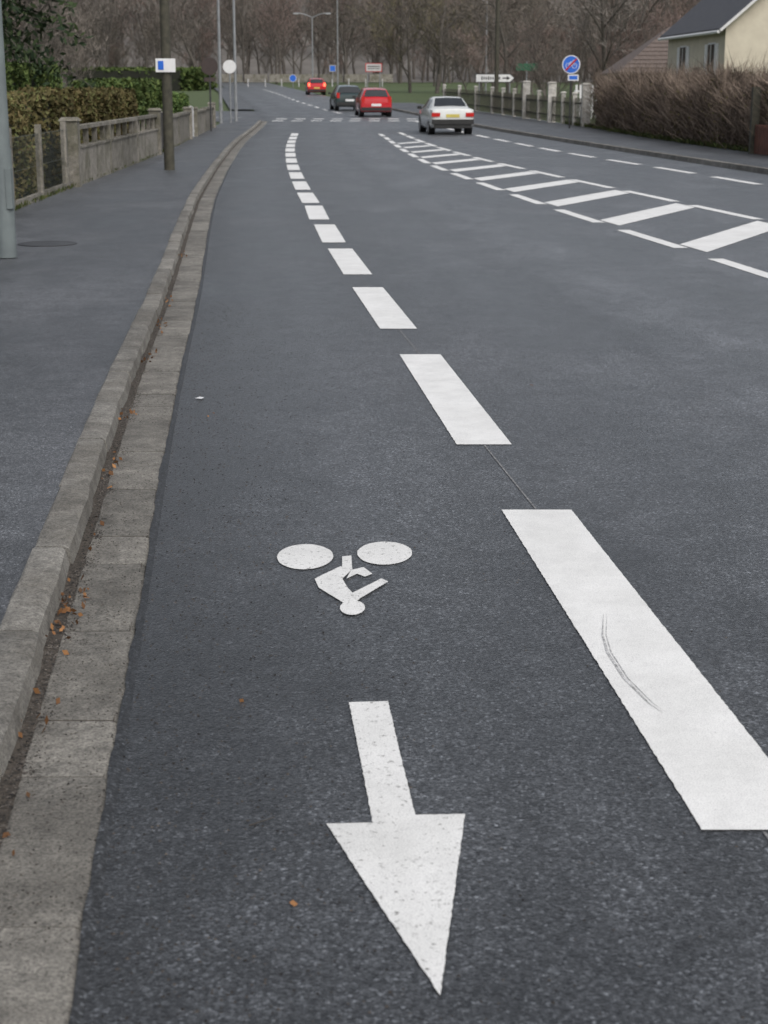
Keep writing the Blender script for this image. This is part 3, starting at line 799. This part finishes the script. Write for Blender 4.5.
    mb.obj('windows',['glass'],parent=e)
    mb=MB()
    for yy in wz:
        for s in (1,-1):
            mb.tube((s*.60,yy,.295),(s*.845,yy,.295),.295,n=24,mi=0); mb.tube((s*.84,yy,.295),(s*.853,yy,.295),.19,n=16,mi=1)
            mb.tube((s*.80,yy,.33),(s*.849,yy,.33),.35,n=24,mi=2)
    mb.obj('wheels',['rubber','rim','black'],parent=e)
    yr=S[0][0]; mb=MB()
    if kind=='saloon_car':
        for s in (1,-1): mb.box((s*.64,yr+.02,.76),(.28,.10,.15),0); mb.box((s*.74,yr+.08,.76),(.15,.18,.15),0)
        mb.box((0,yr+.005,.72),(.52,.04,.12),1); mb.box((0,yr-.0,.50),(1.62,.14,.17),2); mb.box((0,yr+.03,.33),(1.45,.1,.14),2)
        mb.tube((-.45,yr+.02,.26),(-.45,yr-.06,.26),.03,n=8,mi=2)
    else:
        for s in (1,-1): mb.box((s*.70,yr+.07,.90),(.17,.14,.30),0)
        mb.box((0,yr-.0,.62),(.52,.03,.12),1); mb.box((0,yr+.0,.42),(1.55,.12,.16),2)
        mb.box((0,S[3][0]-.02,1.30),(.3,.04,.03),0)
    mb.obj('lamps_and_bumper',[lit,plate,'black'],parent=e)
    mb=MB()
    for s in (1,-1): mb.box((s*.95,.62 if kind=='saloon_car' else .7,.98),(.16,.09,.12),0); mb.tube((s*.84,.66,.95),(s*.92,.66,.97),.02,n=6)
    mb.obj('mirrors',['black'],parent=e)
    mb=MB()
    for s in (1,-1): mb.box((s*.6,S[-2][0]+.02,.64),(.3,.08,.13),0)
    mb.box((0,S[-1][0]-.02,.42),(.9,.06,.1),1); mb.obj('headlamps',['white','black'],parent=e)
    return e
M['cwhite']=carpaint('car_white',(.66,.68,.66)); M['cred']=carpaint('car_red',(.52,.012,.02)); M['cdark']=carpaint('car_dark',(.02,.04,.042))
car('saloon_car',2.42,67.0,6,'cwhite')
car('hatchback_car',-.6,90.8,6,'cred',plate='white')
car('hatchback_car',-2.30,102.8,8,'cdark',plate='white')
car('hatchback_car',-6.3,156,6,'cred',lit='brake')

# ------------------------------------------------------------------ trees
def treemesh(seed,H,trunk_h,spread,levels=(7,6,5,5),tw=.02,tmat='twigA',up=.35,r0=None):
    rs=random.Random(seed); V=[];F=[];Mi=[]
    def seg(a,b,r1,r2,n):
        d=(b-a); 
        if d.length<1e-5: return
        d.normalize(); u=d.orthogonal().normalized(); w=d.cross(u); o=len(V)
        for p,r in ((a,r1),(b,r2)):
            for i in range(n):
                t=6.2832*i/n; V.append(tuple(p+u*(r*math.cos(t))+w*(r*math.sin(t))))
        for i in range(n):
            F.append((o+i,o+(i+1)%n,o+n+(i+1)%n,o+n+i)); Mi.append(0)
    def grow(p,d,L,r,lv):
        if lv>=len(levels):
            u=d.orthogonal().normalized()*tw*.5; o=len(V)
            m=p+d*L*.5+Vector((rs.gauss(0,.03),rs.gauss(0,.03),rs.gauss(0,.02)))
            q=p+d*L+Vector((rs.gauss(0,.1),rs.gauss(0,.1),rs.gauss(0,.05)))*L
            V.extend([tuple(p-u),tuple(p+u),tuple(m+u*.7),tuple(m-u*.7)]); F.append((o,o+1,o+2,o+3)); Mi.append(1)
            V.extend([tuple(m-u*.7),tuple(m+u*.7),tuple(q+u*.2),tuple(q-u*.2)]); F.append((o+4,o+5,o+6,o+7)); Mi.append(1)
            return
        n=4 if lv<2 else 2; pts=[p]; dd=d.copy()
        for i in range(n):
            dd=(dd+Vector((rs.gauss(0,.16),rs.gauss(0,.16),rs.gauss(0,.1)+up*.12))).normalized()
            q=pts[-1]+dd*(L/n); rr1=r*(1-.75*i/n); rr2=r*(1-.75*(i+1)/n)
            seg(pts[-1],q,rr1,rr2,7 if lv==0 else (5 if lv==1 else 3)); pts.append(q)
        nc=levels[lv]
        for k in range(nc):
            t=(trunk_h/L if lv==0 else .2)+(1-(trunk_h/L if lv==0 else .2))*((k+rs.random()*.8)/nc); t=min(t,.99)
            j=min(int(t*n),n-1); f=t*n-j; base=pts[j].lerp(pts[j+1],f)
            ax=(pts[j+1]-pts[j]).normalized(); side=ax.orthogonal().normalized()
            side.rotate(Matrix.Rotation(k*2.4+rs.random()*1.2,3,ax))
            ang=rs.uniform(.55,1.05)*(1.1 if lv==0 else 1)
            nd=(ax*math.cos(ang)+side*math.sin(ang)*(spread if lv==0 else 1)+Vector((0,0,up))).normalized()
            nl=L*(rs.uniform(.42,.62)) * (1.15-.5*t if lv==0 else 1)
            grow(base,nd,nl,max(r*.5*(1-.5*t),tw*.6),lv+1)
    grow(Vector((0,0,-.2)),Vector((rs.gauss(0,.04),rs.gauss(0,.04),1)).normalized(),H*.8,r0 or H*.018,0)
    V=np.array(V)
    me=bpy.data.meshes.new('tree_mesh'); F=np.array(F)
    me.vertices.add(len(V)); me.vertices.foreach_set('co',V.astype(np.float32).ravel())
    me.loops.add(F.size); me.loops.foreach_set('vertex_index',F.astype(np.int32).ravel())
    me.polygons.add(len(F)); me.polygons.foreach_set('loop_start',np.arange(0,F.size,4,dtype=np.int32))
    me.materials.append(M['bark']); me.materials.append(M[tmat]); me.polygons.foreach_set('material_index',np.array(Mi,dtype=np.int32))
    me.update(calc_edges=True); return me
far=[treemesh(10+i,14,2.0,1.0,(8,6,5,5),tw=.06,tmat=['twigA','twigB','twigA','twigA'][i],up=[.35,.5,.25,.6][i]) for i in range(4)]
shrub=[treemesh(30+i,5.5,.3,1.2,(9,6,5,5),tw=.025,tmat=['twigB','twigB','twigA'][i],up=.5,r0=.07) for i in range(3)]
green=treemesh(50,10.5,1.2,1.2,(10,7,6,6),tw=.045,tmat='twigC',up=.55)
rs=random.Random(5)
wood=empty('bare_woodland')
def inst(me,x,y,s,parent,name='tree',zs=1):
    o=bpy.data.objects.new(name,me); COL.objects.link(o); o.parent=parent
    o.location=(x,y,hill(x,y)); o.rotation_euler=(0,0,rs.uniform(0,6.28)); o.scale=(s,s,s*zs); return o
for row,y in enumerate(range(248,345,14)):
    x=-95+rs.uniform(0,5)
    while x<105:
        s=rs.uniform(.75,1.25)
        inst(far[rs.randrange(4)],x+rs.uniform(-2,2),y+rs.uniform(-5,5),s,wood); x+=rs.uniform(5.5,10)
for y in range(360,480,24):
    x=-120
    while x<130: inst(far[rs.randrange(4)],x,y+rs.uniform(-6,6),rs.uniform(1,1.5),wood); x+=rs.uniform(8,13)
for i in range(30):
    y=rs.uniform(120,225); x=rs.uniform(9,55)+(.0 if y<150 else -4); inst(far[rs.randrange(4)],x,y,rs.uniform(.5,.95),wood)
for i in range(26):
    y=rs.uniform(115,225); x=-16-(y-100)*.12-rs.uniform(4,45); inst(far[rs.randrange(4)],x,y,rs.uniform(.5,.9),wood)
sh=empty('bare_shrubs')
for i in range(40):
    y=rs.uniform(52,100); x=-10-(y-52)*.06-rs.uniform(0,14)
    if 80<y<101: continue
    inst(shrub[rs.randrange(3)],x,y,rs.uniform(.8,1.5),sh,'shrub')
for i in range(45):
    y=rs.uniform(108,160); x=9-(y-108)*.12+rs.uniform(0,26); inst(shrub[rs.randrange(3)],x,y,rs.uniform(.6,1.2),sh,'shrub')
for i in range(40):
    y=rs.uniform(250,268); x=rs.uniform(-60,60); inst(shrub[rs.randrange(3)],x,y,rs.uniform(.8,1.5),sh,'shrub')
for i in range(14):
    y=rs.uniform(60,100); x=rs.uniform(18,32)+8; inst(shrub[rs.randrange(3)],x,y,rs.uniform(.8,1.5),sh,'shrub')
inst(green,2.6,168,1.0,None,'willow_tree'); inst(green,6.0,172,.85,None,'willow_tree')
inst(far[0],14.5,112,.8,None,'bare_tree'); inst(far[2],9.5,128,.75,None,'bare_tree')
hedge('hedge',lambda y:-15.8,112,122,5,1.6,'hedgeg',5000,.16)
hedge('hedge',lambda y:-20,180,196,14,2.2,'hedgeg',5000,.3)
def conifer(name,x,y,H,R,zlow):
    rsn=np.random.RandomState(3); e=empty(name,(x,y,gz(y)))
    mb=MB(); mb.tube((0,0,0),(0,0,H),.28,.03,10,mi=0); P=[]
    for i in range(95):
        z=zlow+(H-zlow-.3)*(i/95); a=i*2.399+rsn.rand()*.5; L=R*(1-(z-zlow)/(H-zlow))**.7*(.75+.4*rsn.rand())
        p=Vector((0,0,z)); n=6
        for k in range(n):
            t=(k+1)/n; q=Vector((math.cos(a)*L*t,math.sin(a)*L*t,z+.25*L*t-.55*L*t*t+rsn.normal()*.03))
            mb.tube(p,q,.045*(1-t)+.01,n=4,caps=False)
            m=int(44*(L/R)+6)
            for _ in range(m):
                r=rsn.rand(); c=p.lerp(q,r); P.append((c.x+rsn.normal()*.2,c.y+rsn.normal()*.2,c.z-abs(rsn.normal())*.24))
            p=q
    mb.obj('trunk_and_limbs',['bark'],parent=e)
    V,F=leaves(np.array(P),.085,2.6,rsn,upbias=-.6); npobj('needles',V,F,['conif'],parent=e)
conifer('conifer_tree',-11.6,44,12,3.9,3.0)

# ------------------------------------------------------------------ world, sun, camera
EL=math.radians(48); AZ=math.radians(150)
w_=bpy.data.worlds.new('World'); sc.world=w_; w_.use_nodes=True; nt=w_.node_tree
bg=nt.nodes['Background']; sky=N(nt,'ShaderNodeTexSky'); sky.sky_type='NISHITA'; sky.sun_disc=False
sky.sun_elevation=EL; sky.sun_rotation=AZ; sky.air_density=1.0; sky.dust_density=4.0; sky.ozone_density=1.0
hs=N(nt,'ShaderNodeHueSaturation'); hs.inputs['Saturation'].default_value=.40
nt.links.new(sky.outputs[0],hs.inputs['Color']); nt.links.new(hs.outputs[0],bg.inputs['Color']); bg.inputs['Strength'].default_value=.15
sl=bpy.data.lights.new('sun','SUN'); sl.energy=1.4; sl.angle=math.radians(40); sl.color=(1,.97,.93)
so=bpy.data.objects.new('sun',sl); COL.objects.link(so)
d=Vector((math.sin(AZ)*math.cos(EL),math.cos(AZ)*math.cos(EL),math.sin(EL)))
so.rotation_euler=d.to_track_quat('Z','Y').to_euler(); so.location=(0,0,30)
cam=bpy.data.cameras.new('camera'); co=bpy.data.objects.new('camera',cam); COL.objects.link(co)
co.location=(0,0,1.75); co.rotation_euler=(math.pi/2-math.atan(422/1641),0,0)
cam.sensor_fit='VERTICAL'; cam.sensor_height=36; cam.sensor_width=27; cam.lens=1641*36/1024
cam.clip_end=4000; cam.clip_start=.05
cam.dof.use_dof=True; cam.dof.focus_distance=8; cam.dof.aperture_fstop=6.3
sc.camera=co
sc.view_settings.view_transform='Standard'; sc.view_settings.look='None'; sc.view_settings.exposure=0
